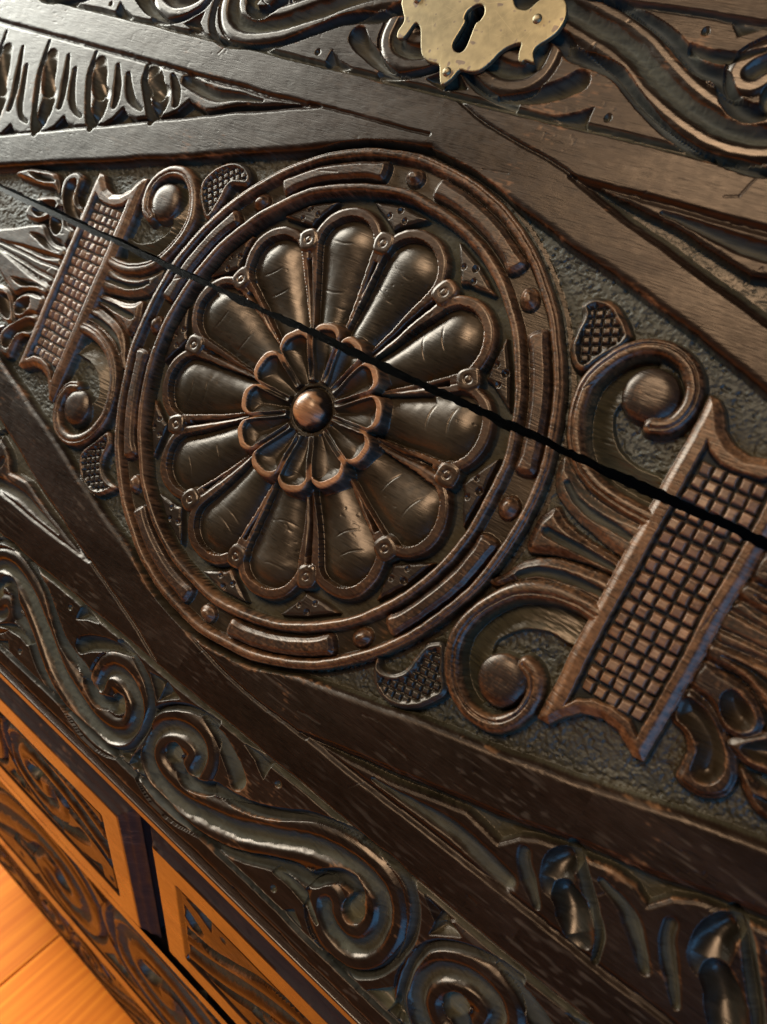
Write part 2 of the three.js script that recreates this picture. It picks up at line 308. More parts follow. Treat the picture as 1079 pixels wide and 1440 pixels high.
const lid = new Carving();
{
  const c = lid;
  const worn = (id) => { c.ids[id].material = rubbed; return id; };
  const flat = (id) => { c.ids[id].material = satin; return id; };
  const dull = (id) => { c.ids[id].material = matt; return id; };
  const board = flat(c.part('front_board')), upper = flat(c.part('front_board')), ground = c.part('recessed_ground', board); c.ids[ground].material = stippled;
  c.base = (u, v, s) => { s.id = v > 0.252 ? upper : board; };
  // the lozenge and the four corner pockets between the flat straps
  const rail = { top: flat(c.part('rail', board)), low: flat(c.part('rail', board)) };
  for (const [k, a, b] of [['top', 1.09, 1.25], ['low', -1.24, -1.09]]) c.op([-3.2, 2.6, a, b], 0, (u, v, s) => { s.id = rail[k]; s.wear = 0.22; });
  const straps = [[[0, 1.09], [0.7, 1.09], [2.4, 0.5], [2.4, 0.36], [0.159, 1.0]], [[-0.6, 1.09], [0, 1.09], [-0.1, 1.03], [-3.1, 0.14], [-3.1, 0.36]], [[-0.7, -1.09], [-3.1, -0.32], [-3.1, -0.1], [-0.1, -1.03], [0.3, -1.09]], [[0.3, -1.09], [2.6, -0.51], [2.6, -0.3], [0.2, -1.0], [0, -1.09]]];
  for (const p of straps) { const id = flat(c.part('lozenge_strap', board)); c.sink(p, { d: 0, wall: 0.001, straight: true, id, wear: 0.25 }); }
  c.sink([[0.03, 1.05], [0.159, 1.012], [0.538, 0.925], [0.735, 0.868], [0.992, 0.802], [1.236, 0.731], [1.492, 0.638], [2.4, 0.36], [2.5, -0.37], [2.059, -0.5], [1.835, -0.555], [1.539, -0.648], [1.226, -0.727], [0.867, -0.817], [0.504, -0.915], [0.12, -1.03], [-0.112, -1.022], [-0.387, -0.95], [-0.764, -0.842], [-1.246, -0.692], [-1.81, -0.515], [-3.1, -0.12], [-3.1, 0.17], [-2.433, 0.369], [-1.126, 0.74], [-0.415, 0.951], [-0.12, 1.03]],
    { d: 0.055, wall: 0.013, arris: 0.022, straight: true, id: ground, col: GROUND, wear: 0, tool: 1 });
  const pocket = { d: 0.05, wall: 0.035, arris: 0.014, straight: true, col: WAX, wear: 0, tool: 0.3 };
  const corner = [0, 1, 2, 3].map(() => flat(c.part('corner_carving', board)));
  c.sink([[0.60, 1.085], [0.847, 0.995], [1.028, 0.94], [1.233, 0.878], [1.397, 0.826], [2.4, 0.5], [2.4, 1.088]], { ...pocket, id: corner[0] });
  c.sink([[-0.56, 1.085], [-1.178, 0.915], [-1.47, 0.824], [-2.534, 0.512], [-3.1, 0.35], [-3.1, 1.085]], { ...pocket, id: corner[1] });
  c.sink([[-0.70, -1.068], [-1.028, -0.964], [-1.223, -0.909], [-1.633, -0.767], [-3.1, -0.32], [-3.1, -1.085]], { ...pocket, id: corner[2] });
  c.sink([[0.62, -1.083], [0.966, -0.986], [1.38, -0.882], [1.621, -0.802], [1.866, -0.741], [2.133, -0.655], [2.6, -0.51], [2.6, -1.085]], { ...pocket, id: corner[3] });
  // scored lines where straps cross the rails
  const score = { w: 0.009, d: 0.01, vee: true };
  c.groove([[0.053, 1.24], [0.265, 1.165], [0.525, 1.114], [0.62, 1.085]], score);
  c.groove([[-0.62, 1.088], [-0.3, 1.091], [0.0, 1.092]], score);
  c.groove([[-0.7, -1.06], [-0.358, -1.152], [-0.129, -1.225]], score);
  c.groove([[-0.112, -1.024], [0.12, -1.07], [0.35, -1.09], [0.65, -1.088]], score);
  // leaf lobes in the corners: traced once, turned into the other three; lobe after lobe grows with the corner
  const lobeTop = [[1.426, -0.965], [1.473, -0.905], [1.525, -0.872], [1.605, -0.845], [1.661, -0.835], [1.753, -0.81], [1.819, -0.812]];
  const leafTop = [[0.72, -1.075], [1.04, -1.012], [1.29, -0.945], ...[0, 1, 2, 3].flatMap((r) => lobeTop.map(([x, y]) => [x + 0.448 * r, y + 0.128 * r])), [3.3, -0.5], [3.3, -1.075]];
  const spots = [[1, -1, 0, 0], [-1, -1, 0, 0], [-0.89, 1, -0.026, 0], [1, 1, 0, 0]];
  [3, 2, 1, 0].forEach((k, n) => {
    const [su, sv, du] = spots[n], id = corner[k], cut = { col: WAX, soft: 1, wear: 0, id: dull(c.part('leaf_flute', id)) };
    const ff = (p) => p.map(([x, y]) => [su * x + du, (sv < 0 ? 1 : -1) * y]);
    c.raise(ff(leafTop), { id, col: STAIN, wear: 0.4, bare: 0.25, tool: 0, lv: -0.006, wall: 0.012, straight: true, round: 0.014, drop: 0.006 });
    c.groove(ff([[0.95, -1.05], [1.11, -1.036], [1.292, -1.022], [1.498, -1.05]]), { ...cut, w: [0.008, 0.034, 0.042], d: 0.036 });
    for (let r = 0; r < 4; r++) {
      const g = (p) => ff(p.map(([x, y]) => [x + 0.446 * r, y + 0.118 * r * Math.min(1, Math.max(0, (y + 1.09) / 0.2))]));
      const hollow = { ...cut, soft: 0, fade: 0.75, id: c.part('leaf_hollow', id), col: k === 1 ? WAX : [0.022, 0.019, 0.014], d: 0.06, from: -0.008 };  // upper-left corner hollows coloured paler: the haze of light there, put in the colour
      c.groove(g([[1.506, -0.935], [1.52, -0.964], [1.556, -1.002], [1.612, -1.05]]), { ...cut, w: [0.026, 0.032, 0.016], d: 0.032 });
      c.groove(g([[1.624, -0.872], [1.616, -0.9], [1.626, -0.95]]), { ...hollow, w: [0.044, 0.055, 0.052] });
      c.groove(g([[1.664, -0.965], [1.7, -0.985], [1.755, -1.035]]), { ...hollow, w: [0.046, 0.056, 0.048], d: 0.066, id: c.part('leaf_hollow', id) });
      c.groove(g([[1.617, -0.82], [1.672, -0.861], [1.76, -0.95], [1.81, -1.0], [1.83, -1.07]]), { ...cut, soft: 0, w: [0.02, 0.022, 0.012], d: 0.05, vee: true });
      c.groove(g([[1.74, -0.86], [1.816, -0.879], [1.88, -0.92], [1.95, -1.0]]), { ...cut, w: [0.014, 0.033, 0.02], d: 0.03 });
    }
  });
  // ---- the great ring with its beads and bars, and the rosette inside it
  const ring = worn(c.part('ring_moulding', board)), rosette = dull(c.part('rosette', board));
  c.op([-1.07, 1.07, -1.07, 1.07], 0, (u, v, s) => {
    const r = Math.hypot(u, v); if (r > 1.045) return;
    if (r < 0.842) { s.h = -0.07 + 0.012 * sm(0.842, 0.828, r) * 0 ; s.id = rosette; s.wear = 0; s.bare = 0; s.tool = 0.35; [s.r, s.g, s.b] = GROUND; return; }
    let h = -0.042, rim = 0;
    const a = Math.abs(r - 1.0), b = Math.abs(r - 0.866);
    const top = (x, w) => -0.004 - 0.012 * Math.min(1, x / w) ** 3 - Math.max(0, x - w) / 0.014 * 0.055;
    const t1 = top(a, 0.018) - 0.006 * Math.max(0, 1 - Math.abs(r - 1.008) / 0.005), t2 = top(b, 0.017);
    if (t1 > h) { h = t1; rim = 1; } if (t2 > h) { h = t2; rim = 1; }
    if (r > 1.0) h = Math.max(t1, -0.055);
    if (r < 0.866) h = Math.max(t2, -0.07);
    if (h < s.h || r < 1.02) { const m = sm(1.045, 1.035, r); s.h = mix(s.h, h, m); s.id = ring; s.wear = rim ? 0.75 : 0.1; s.bare = rim ? 0.6 : 0; s.tool = 0; const k = rim ? STAIN : SCOOP; s.r = k[0]; s.g = k[1]; s.b = k[2]; }
  });
  const pol = (r, deg) => [r * Math.cos(deg * Math.PI / 180), r * Math.sin(deg * Math.PI / 180)];
  for (let k = 0; k < 8; k++) {
    const bead = worn(c.part('bead', ring)), bar = worn(c.part('bar', ring)), j = () => (rnd() - 0.5) * 0.8, a0 = 45 * k + j();
    const bd = []; for (let q = 0; q < 12; q++) { const t = q * Math.PI / 6; bd.push(pol(0.934 + 0.033 * Math.cos(t), a0 + 2.45 * Math.sin(t))); }
    c.raise(bd, { lv: -0.006, wall: 0.012, round: 0.028, drop: 0.02, id: bead, col: STAIN, wear: 0.75, bare: 0.6 });
    const b = []; for (let q = 0; q <= 8; q++) b.push(pol(0.934 + 0.034, 45 * k + 7.6 + q * 3.72 + j() * 0.3)); for (let q = 8; q >= 0; q--) b.push(pol(0.934 - 0.032, 45 * k + 7.6 + q * 3.72 + j() * 0.3));
    c.raise(b, { lv: -0.003, wall: 0.011, round: 0.02, drop: 0.014, id: bar, col: [0.035, 0.0175, 0.01], wear: 0.55, bare: 0.5 });
  }
  // twelve spoon-shaped petals
  const petals = [];
  for (let k = 0; k < 12; k++) {
    const a = (15 + 30 * k + (rnd() - 0.5) * 3) * Math.PI / 180, ca = Math.cos(a), sa = Math.sin(a), long = 0.785 + (rnd() - 0.5) * 0.02, wide = 1 + (rnd() - 0.5) * 0.06, id = c.part('petal', rosette);
    petals.push({ a, id });
    const cuts = [0.45 + 0.1 * rnd(), 0.58 + 0.08 * rnd()];
    c.op([-0.85, 0.85, -0.85, 0.85], 0, (u, v, s) => {
      const x = u * ca + v * sa, y = Math.abs(-u * sa + v * ca); if (x < 0.2 || x > 0.86 || y > 0.26) return;
      const w = x < 0.62 ? 0.268 * x : 0.166 * Math.sqrt(Math.max(0, 1 - ((x - 0.62) / (long - 0.62)) ** 2));
      const e = x < 0.62 ? y - w : (Math.hypot(y / 0.166, (x - 0.62) / (long - 0.62)) - 1) * 0.166;
      const lv = -0.02 - 0.03 * (1 - sm(0.34, 0.78, x));
      let top = lv - 0.004 * (1 - sm(0, -0.012, e)) - Math.max(0, e) / 0.016 * 0.055;
      if (top <= s.h) return;
      const hw = (x < 0.63 ? mix(0.068, 0.128, (x - 0.28) / 0.35) : 0.128) * wide;
      const q = x < 0.63 ? y / hw : Math.hypot(y / hw, (x - 0.63) / (long - 0.04 - 0.63));
      if (q < 1) {
        top += (-0.03 + 0.036 * (1 - q ** 2.1)) * sm(0.2, 0.34, x) - 0.006 * sm(1, 0.95, q);
        const yy = (-u * sa + v * ca); for (const cx of cuts) { const m = Math.max(0, 1 - Math.abs(x - cx - yy * yy * 3) / 0.005) * sm(0.06, 0.03, Math.abs(yy - 0.02)); top -= 0.0018 * m; }
      }
      s.h = top; if (e < 0.008) { const k2 = sm(1.02, 0.96, q); s.r = mix(0.05, SCOOP[0], k2); s.g = mix(0.023, SCOOP[1], k2); s.b = mix(0.011, SCOOP[2], k2); s.id = id; s.wear = q < 1 ? 0 : 0.7; s.bare = q < 1 ? 0.15 : 0.46; s.tool = 0; }
    });
  }
  for (let k = 0; k < 12; k++) {                      // pads with a ring punch between petals, and the little points beyond
    const a = 30 * k, [px, py] = pol(0.672, a);
    c.sink([pol(0.41, a), pol(0.52, a - 0.8), pol(0.6, a - 1.2), pol(0.6, a + 1.2), pol(0.52, a + 0.8)], { d: 0.07, wall: 0.012, straight: true, col: SCOOP, wear: 0 });
    const pad = c.part('petal_pad', rosette), tip = worn(c.part('spandrel_point', rosette));
    c.raise([pol(0.635, a - 2.6), pol(0.635, a + 2.6), pol(0.68, a + 3.6), pol(0.715, a + 2.2), pol(0.715, a - 2.2), pol(0.68, a - 3.6)], { lv: -0.0205, wall: 0.012, round: 0.012, drop: 0.004, id: pad, col: [0.045, 0.024, 0.012], wear: 0.55, bare: 0.4, tool: 0 });
    c.op([px - 0.03, px + 0.03, py - 0.03, py + 0.03], 0, (u, v, s) => { const d = Math.hypot(u - px, v - py); s.h -= 0.0035 * Math.max(0, 1 - Math.abs(d - 0.014) / 0.006); });
    c.raise([pol(0.735, a - 0.6), pol(0.755, a + 2), pol(0.79, a + 6.3), pol(0.822, a + 9), pol(0.824, a), pol(0.822, a - 9), pol(0.79, a - 6.3), pol(0.755, a - 2)], { lv: -0.036, wall: 0.012, straight: true, round: 0.012, drop: 0.006, id: tip, col: [0.032, 0.02, 0.012], wear: 0.4, bare: 0.3, tool: 0 });
    for (const q of [-1, 1]) { const [dx, dy] = pol(0.778, a + q * 2.7); c.disc(dx, dy, 0.012, { d: 0.01, bowl: true }); }
    const [ex, ey] = pol(0.808, a); c.disc(ex, ey, 0.014, { d: 0.014, bowl: true });
  }
  // the small flower: a cup of twelve hollow petals with rubbed rims round a boss
  const flower = worn(c.part('flower', board)), fx = 0.015, fy = -0.014;
  const dirs = [-9, 18, 45, 74, 101, 132, 165, -163, -136, -104, -71, -40];
  const petalIds = dirs.map(() => worn(c.part('flower_petal', flower))), boss = c.part('boss', flower);
  c.op([fx - 0.4, fx + 0.4, fy - 0.4, fy + 0.4], 0, (u, v, s) => {
    const x = u - fx, y = v - fy, r = Math.hypot(x, y); if (r > 0.4) return;
    const deg = Math.atan2(y, x) * 180 / Math.PI; let bi = 0, bd = 999, half = 15;
    dirs.forEach((d, i) => { let e = deg - d; e -= 360 * Math.round(e / 360); if (Math.abs(e) < Math.abs(bd)) { bd = e; bi = i; } });
    let gap = 999; dirs.forEach((d, i) => { if (i === bi) return; let e = d - dirs[bi]; e -= 360 * Math.round(e / 360); if (e * bd > 0 && Math.abs(e) < gap) gap = Math.abs(e); }); half = gap / 2;
    const t = Math.min(1, Math.abs(bd) / half), R = 0.333 + 0.012 * noise(bi * 3.7, 1) - 0.055 * t ** 3.2;
    let top = -0.002 - Math.max(0, r - R) / 0.018 * 0.055 - 0.003 * sm(R - 0.008, R, r);
    if (top < s.h) return;
    const side = (1 - t) * half * Math.PI / 180 * r;   // distance to the cleft between two petals
    top -= 0.02 * Math.max(0, 1 - side / 0.012) * sm(0.1, 0.16, r);
    const lip = 0.013, inX = side - lip, cap = R - 0.026 - r, e = Math.min(inX, cap);
    let hollow = 0; if (e > 0 && r > 0.1) { hollow = 1; top -= 0.012 * sm(0, 0.006, e) + 0.03 * (1 - (1 - Math.min(1, e / 0.055)) ** 2); }
    top -= 0.03 * sm(0.27, 0.1, r);
    s.h = Math.max(top, -0.066); s.id = petalIds[bi]; s.tool = 0; s.wear = hollow ? 0 : r > 0.2 ? 1 : 0.5; s.bare = hollow ? 0 : r > 0.2 ? 0.5 : 0.35;
    const rub = sm(R - 0.06, R - 0.035, r + 0.02 * noise(u * 60, v * 60)) * (hollow ? 0 : 1) * sm(R + 0.001, R - 0.006, r);
    for (const [ch, q] of [['r', 0], ['g', 1], ['b', 2]]) s[ch] = mix(hollow ? SCOOP[q] * 0.9 : 0.028 * [1, 0.7, 0.45][q], WORN[q] * 1.6, rub);
    if (r < 0.112) { s.h = -0.062; s.wear = 0; s.bare = 0; s.r = SCOOP[0]; s.g = SCOOP[1]; s.b = SCOOP[2]; }
    if (r > 0.094 && r < 0.112) s.h = -0.052;
    if (r < 0.086) { s.h = -0.062 + 0.076 * Math.sqrt(1 - (r / 0.086) ** 2) ** 0.9; s.id = boss; const m = sm(0.072, 0.06, r + 0.01 * noise(u * 50, v * 50)); s.r = mix(0.02, WORN[0] * 1.6, m); s.g = mix(0.012, WORN[1] * 1.6, m); s.b = mix(0.008, WORN[2] * 1.6, m); }
  });
  // ---- scrolls, fan leaves, outer leaves on both sides of the cartouches
  const ridgeLine = [[1.37, 0.168], [1.261, 0.170], [1.167, 0.192], [1.09, 0.234], [1.031, 0.306], [0.995, 0.392], [0.985, 0.482], [1.012, 0.562], [1.065, 0.624], [1.138, 0.660], [1.212, 0.655], [1.266, 0.620], [1.300, 0.562], [1.302, 0.495], [1.276, 0.445], [1.235, 0.425]];
  const hollowEdge = [[1.113, 0.440], [1.131, 0.378], [1.183, 0.328], [1.252, 0.302], [1.35, 0.293]];
  for (const [su, sv] of [[1, 1], [1, -1], [-1, 1], [-1, -1]]) {
    const f = (p) => flip(p, su, sv), scroll = worn(c.part('scroll', board)), eye = worn(c.part('scroll_eye', scroll));
    const rl = new Line(curve(f(ridgeLine)));
    const hollow = c.shape(f([[1.37, 0.175], [1.261, 0.177], [1.167, 0.2], [1.095, 0.24], [1.035, 0.31], [1.0, 0.392], [0.99, 0.482], [1.02, 0.557], [1.07, 0.615], [1.14, 0.64], [1.17, 0.56], ...hollowEdge]), false);
    c.op(c.box(hollow.p), 0, (u, v, s) => { const d = hollow.sd(u, v); if (d > 0) return; const m = sm(0, -0.008, d), x = rl.near(u, v); s.h = mix(s.h, -0.078 + 0.05 * sm(0.01, 0.15, x) + 0.0015 * noise(u * 30, v * 200), m); c.paint(s, { id: scroll, col: GROUND, wear: 0.1, tool: 0 }, m); });
    c.ridge(f(ridgeLine), { lv: -0.002, w: 0.027, quirk: su * sv > 0 ? 0.008 : 0.008, id: scroll, col: STAIN, wear: 0.85, bare: 0.58, tool: 0 });
    c.disc(su * 1.186, sv * 0.512, 0.086, { lv: -0.001, fall: 0.02, id: eye, col: [0.03, 0.0168, 0.0108], wear: 0.5, bare: 0.42, tool: 0 });
    c.groove(f([[1.225, 0.6], [1.262, 0.57], [1.272, 0.52]]), { w: [0.006, 0.012, 0.005], d: 0.02, vee: true });
  }
  for (const q of [1, -1]) {
    const lobe = (p, o = {}) => c.raise(flip(p, q, 1), { lv: -0.014, wall: 0.012, round: 0.03, drop: 0.016, id: worn(c.part('fan_leaf', board)), col: STAIN, wear: 0.7, bare: 0.56, tool: 0, ...o });
    const fl = (p, w, d = 0.026) => c.groove(flip(p, q, 1), { w, d, col: WAX, wear: 0, id: dull(c.part('leaf_flute', board)) });
    lobe([[1.36, 0.142], [1.25, 0.142], [1.155, 0.16], [1.075, 0.2], [1.03, 0.235], [1.022, 0.18], [1.05, 0.12], [1.078, 0.098], [1.135, 0.071], [1.2, 0.052], [1.36, 0.028]], { col: [0.045, 0.0372, 0.0252] });
    lobe([[1.36, 0.006], [1.212, 0.024], [1.129, 0.043], [1.078, 0.07], [1.048, 0.02], [1.042, -0.035], [1.06, -0.1], [1.147, -0.072], [1.25, -0.045], [1.36, -0.036]]);
    lobe([[0.99, -0.245], [1.025, -0.205], [1.06, -0.145], [1.125, -0.092], [1.221, -0.064], [1.36, -0.056], [1.36, -0.14], [1.25, -0.142], [1.155, -0.162], [1.075, -0.202], [1.02, -0.25]]);
    fl([[1.078, 0.155], [1.14, 0.118], [1.22, 0.098], [1.35, 0.088]], [0.012, 0.017, 0.012]);
    fl([[1.09, -0.014], [1.18, -0.016], [1.35, -0.018]], [0.016, 0.018, 0.009], 0.032);
    fl([[1.075, -0.183], [1.129, -0.143], [1.22, -0.118], [1.35, -0.106]], [0.014, 0.02, 0.014], 0.03);
    // leaves beyond the cartouche
    const beyond = c.part('leafage', board), out = { id: beyond, col: STAIN, wear: 0.75, bare: 0.45, tool: 0, lv: -0.006, wall: 0.014, round: 0.02, drop: 0.014 };
    for (const sv of [1, -1]) {
      const f = (p) => flip(p, q, sv), g = { id: beyond, col: SCOOP, wear: 0.1 };
      const mk = (p, h) => { const id = worn(c.part('leaf', beyond)); c.raise(f(p), { ...out, id }); if (h) c.scoop(f(h), { ...g, id, d: 0.045, soft: 0.05 }); };
      mk([[1.91, -0.351], [1.928, -0.39], [1.966, -0.42], [2.022, -0.44], [2.2, -0.42], [2.3, -0.36], [2.1, -0.36], [1.98, -0.372]], [[1.97, -0.395], [2.03, -0.42], [2.2, -0.4], [2.1, -0.375]]);
      mk([[1.844, -0.307], [1.881, -0.332], [1.916, -0.337], [1.96, -0.33], [2.06, -0.29], [2.1, -0.2], [2.0, -0.18], [1.9, -0.24]], [[1.88, -0.3], [1.92, -0.318], [1.99, -0.295], [2.05, -0.23], [1.98, -0.21], [1.91, -0.255]]);
      mk([[1.69, -0.232], [1.69, -0.33], [1.735, -0.352], [1.766, -0.385], [1.772, -0.43], [1.776, -0.475], [1.823, -0.49], [1.871, -0.48], [1.912, -0.441], [1.912, -0.384], [1.885, -0.34], [1.848, -0.304], [1.814, -0.277], [1.776, -0.251]], [[1.695, -0.256], [1.696, -0.320], [1.745, -0.337], [1.785, -0.369], [1.80, -0.435], [1.831, -0.453], [1.866, -0.436], [1.878, -0.393], [1.857, -0.338], [1.811, -0.290], [1.759, -0.258]]);
      mk([[1.69, -0.22], [1.756, -0.238], [1.808, -0.278], [1.85, -0.286], [1.88, -0.276], [1.905, -0.243], [1.9, -0.205], [1.866, -0.170], [1.828, -0.150], [1.76, -0.14], [1.69, -0.15]], [[1.775, -0.2], [1.799, -0.250], [1.848, -0.268], [1.882, -0.246], [1.882, -0.211], [1.852, -0.184], [1.8, -0.165]]);
      mk([[1.69, -0.222], [1.74, -0.228], [1.772, -0.208], [1.78, -0.166], [1.746, -0.14], [1.69, -0.14]]);
      mk([[1.69, -0.128], [1.78, -0.128], [1.85, -0.146], [1.92, -0.19], [2.0, -0.17], [2.3, -0.05], [2.3, 0.0], [1.85, -0.06], [1.69, -0.072]], [[1.72, -0.1], [1.8, -0.11], [1.9, -0.14], [2.0, -0.12], [1.9, -0.1], [1.8, -0.085]]);
    }
    c.raise(flip([[1.69, 0.07], [1.85, 0.055], [2.4, 0.03], [2.4, -0.03], [1.85, -0.055], [1.69, -0.07]], q, 1), { ...out, lv: -0.012, col: [0.036, 0.027, 0.018] });
    c.groove(flip([[1.69, 0.03], [1.9, 0.022], [2.4, 0.01]], q, 1), { w: [0.012, 0.01, 0.008], d: 0.014, vee: true });
    c.groove(flip([[1.69, -0.03], [1.9, -0.022], [2.4, -0.01]], q, 1), { w: [0.012, 0.01, 0.008], d: 0.014, vee: true });
  }
  // ---- the two cartouches with their chequer of small blocks
  for (const q of [1, -1]) {
    const cart = worn(c.part('cartouche', board, q > 0 ? 'upright tablet with crisp raised chequer blocks' : 'upright tablet with flattened, worn chequer blocks')), f = (p) => flip(p, q, 1);
    const out = [[1.345, 0.578], [1.375, 0.572], [1.405, 0.545], [1.432, 0.50], [1.475, 0.468], [1.53, 0.455], [1.585, 0.468], [1.62, 0.50], [1.64, 0.525], [1.68, 0.528], [1.684, 0.3], [1.684, -0.3], [1.68, -0.487], [1.645, -0.49], [1.62, -0.475], [1.57, -0.448], [1.51, -0.442], [1.45, -0.46], [1.41, -0.505], [1.385, -0.548], [1.345, -0.552], [1.342, -0.3], [1.342, 0.3]];
    c.raise(f(out), { lv: 0, wall: 0.012, straight: true, round: 0.03, drop: 0.014, id: cart, col: STAIN, wear: 1, bare: 0.68, tool: 0 });
    const inn = [[1.398, 0.46], [1.425, 0.43], [1.47, 0.408], [1.53, 0.402], [1.59, 0.41], [1.635, 0.44], [1.635, -0.44], [1.59, -0.405], [1.53, -0.396], [1.47, -0.405], [1.425, -0.43], [1.396, -0.475]];
    c.sink(f(inn), { id: dull(c.part('chequer_ground', cart)), d: q > 0 ? 0.03 : 0.022, wall: 0.012, straight: true, col: [0.036, 0.032, 0.025], wear: 0 });
    for (let i = 0; i < 5; i++) for (let j = 0; j < 17; j++) {
      const x = 1.432 + i * 0.0425, y = 0.372 - j * 0.0465, hw = 0.0146 + (rnd() - 0.5) * 0.002, hh = 0.0155 + (rnd() - 0.5) * 0.002, ox = (rnd() - 0.5) * 0.003, oy = (rnd() - 0.5) * 0.003, tw = (rnd() - 0.5) * 0.003;
      const edge = 0.395 - 0.012 * Math.cos((x - 1.53) * 14); if (y > edge + 0.002 || y < -edge - 0.002) continue;
      const id = worn(c.part('chequer_block', cart));
      c.raise(f([[x + ox - hw - tw, y + oy - hh], [x + ox + hw, y + oy - hh + tw], [x + ox + hw + tw, y + oy + hh], [x + ox - hw, y + oy + hh - tw]]), { lv: (q > 0 ? -0.006 : -0.01) + (rnd() - 0.5) * 0.005, tilt: [(rnd() - 0.5) * 0.3, (rnd() - 0.5) * 0.3, q * (x + ox), y + oy], wall: q > 0 ? 0.011 : 0.02, straight: true, round: 0.004, drop: 0.0015, id, col: [0.26, 0.142, 0.082], wear: 0.9, bare: 0.4 });
    }
  }
  // ---- four small leaves with a cross-hatched face
  const hatched = [
    [[0.84, 0.704], [0.872, 0.742], [0.936, 0.744], [0.997, 0.707], [1.041, 0.66], [1.027, 0.615], [0.99, 0.57], [0.952, 0.507], [0.909, 0.519], [0.878, 0.563], [0.868, 0.618], [0.862, 0.67]],
    [[0.754, -0.69], [0.782, -0.714], [0.828, -0.709], [0.858, -0.687], [0.876, -0.65], [0.883, -0.6], [0.902, -0.54], [0.954, -0.512], [1.0, -0.59], [1.036, -0.65], [1.012, -0.706], [0.971, -0.758], [0.912, -0.792], [0.847, -0.798], [0.794, -0.775], [0.762, -0.735]],
    [[-0.928, 0.519], [-1.018, 0.627], [-0.992, 0.716], [-0.91, 0.769], [-0.823, 0.776], [-0.765, 0.745], [-0.768, 0.7], [-0.848, 0.675], [-0.864, 0.602], [-0.885, 0.52]],
    [[-1.035, -0.676], [-0.999, -0.75], [-0.941, -0.796], [-0.867, -0.81], [-0.804, -0.785], [-0.745, -0.722], [-0.793, -0.718], [-0.852, -0.70], [-0.883, -0.645], [-0.881, -0.563], [-0.928, -0.525], [-0.972, -0.58]]];
  hatched.forEach((p, k) => {
    const id = worn(c.part('hatched_leaf', board)), q = c.shape(p), slant = [0.35, 0.15, 0.6, 0.5][k];
    c.raise(p, { lv: -0.012, wall: 0.014, round: 0.014, drop: 0.01, id, col: [0.03, 0.0216, 0.0144], wear: 0.7, tool: 0 });
    c.op(c.box(p), 0, (u, v, s) => { const d = q.sd(u, v); if (d > -0.016) return; const m = sm(-0.016, -0.028, d);
      const a = u * Math.cos(slant) + v * Math.sin(slant), b = -u * Math.sin(slant) + v * Math.cos(slant), cell = (x) => Math.abs(x / 0.03 - Math.round(x / 0.03)) * 0.03;
      s.h -= m * (0.008 + 0.014 * Math.max(0, 1 - Math.min(cell(a), cell(b)) / 0.006)); s.wear = 0.5; });
  });
  // ---- the two borders: S scrolls end to end
  const band = flat(c.part('border_panel', board)), band2 = flat(c.part('border_panel', board));
  c.op([-3.2, 2.6, 1.25, 1.67], 0, (u, v, s) => { s.id = band; s.wear = 0.2; s.h -= 0.004; });
  c.op([-3.2, 2.6, -1.68, -1.24], 0, (u, v, s) => { s.id = band2; s.wear = 0.2; s.h -= 0.004; });
  for (const [sv, parent] of [[1, band2], [-1, band]]) for (const su of [1, -1]) for (let k = 0; k < 2; k++) scrollUnit(c, (p) => flip(p, su, sv, su > 0 ? 1.397 * k : -0.06 - 1.397 * k, 0), parent, 1);
  for (const v of [1.252, -1.243]) c.groove([[-3.2, v], [0, v - 0.002], [2.6, v]], { w: 0.016, d: 0.024, vee: true, col: WAX, straight: true });
  for (const v of [1.672, -1.672]) c.groove([[-3.2, v], [0, v], [2.6, v]], { w: 0.012, d: 0.02, vee: true, col: [0.036, 0.033, 0.027], straight: true });
  // the lock's hole behind the brass plate
  c.sink([[-0.07, 1.59], [0.03, 1.59], [0.03, 1.38], [-0.09, 1.38]], { d: 0.2, wall: 0.02, straight: true, col: [0.0024, 0.0024, 0.0024], wear: 0 });
  // scratches and knocks of use on the flat straps and rails
  for (let k = 0; k < 70; k++) {
    const x = -2 + 4.2 * rnd(), y = -1.2 + 2.4 * rnd(), a = (rnd() < 0.6 ? 0.15 : 1.1) + (rnd() - 0.5) * 0.9, l = 0.03 + 0.12 * rnd() * rnd(), far = [x + l * Math.cos(a), y + l * Math.sin(a)];
    const q = new Line([[x, y], [(x + far[0]) / 2 + 0.004 * (rnd() - 0.5), (y + far[1]) / 2 + 0.004 * (rnd() - 0.5)], far]), w = 0.0035 + 0.002 * rnd();
    c.op(c.box(q.p), w, (u, v, s) => { if (s.h < -0.012) return; const d = q.near(u, v); if (d < w) { const m = 1 - d / w; s.h -= 0.002 * m; c.paint(s, { col: [0.075, 0.05, 0.034] }, 0.75 * m * sm(-0.2, 0.2, noise(u * 60, v * 60))); } });
  }
  // rounded lower edge, chipped to bare wood here and there
  c.op([-3.2, 2.6, -1.78, -1.7], 0, (u, v, s) => { const d = v + 1.757; s.h -= 0.03 * (1 - sm(0, 0.03, d)) + 0.02 * sm(0.5, 0.7, noise(u * 9, 4) + 0.4 * noise(u * 40, 2)) * sm(0.03, 0.0, d); s.wear = 0.6; });
}
const gapAt = (u) => 0.252 - 0.0058 * (u - 0.3), GAP = 0.0145;
const gap = {
  warp: (u, v) => v + (gapAt(u) - 0.252) * sm(0.25, 0.05, Math.abs(v - 0.252)) + (v > 0.252 ? 1 : -1) * (0.006 * sm(-0.6, -2.2, u) + 0.0045 * noise(u * 9, v > 0.252 ? 3 : 8) + 0.003 * noise(u * 45, v > 0.252 ? 13 : 18)) * sm(0.03, 0.015, Math.abs(v - 0.252)),
  open: (a, b) => a > 0.252 - GAP - 1e-4 && b < 0.252 + GAP + 1e-4,
};
const lidU = lines(-3.0, 2.36, (u) => mix(0.0058, 0.0024, sm(-2.6, 1.7, u)));
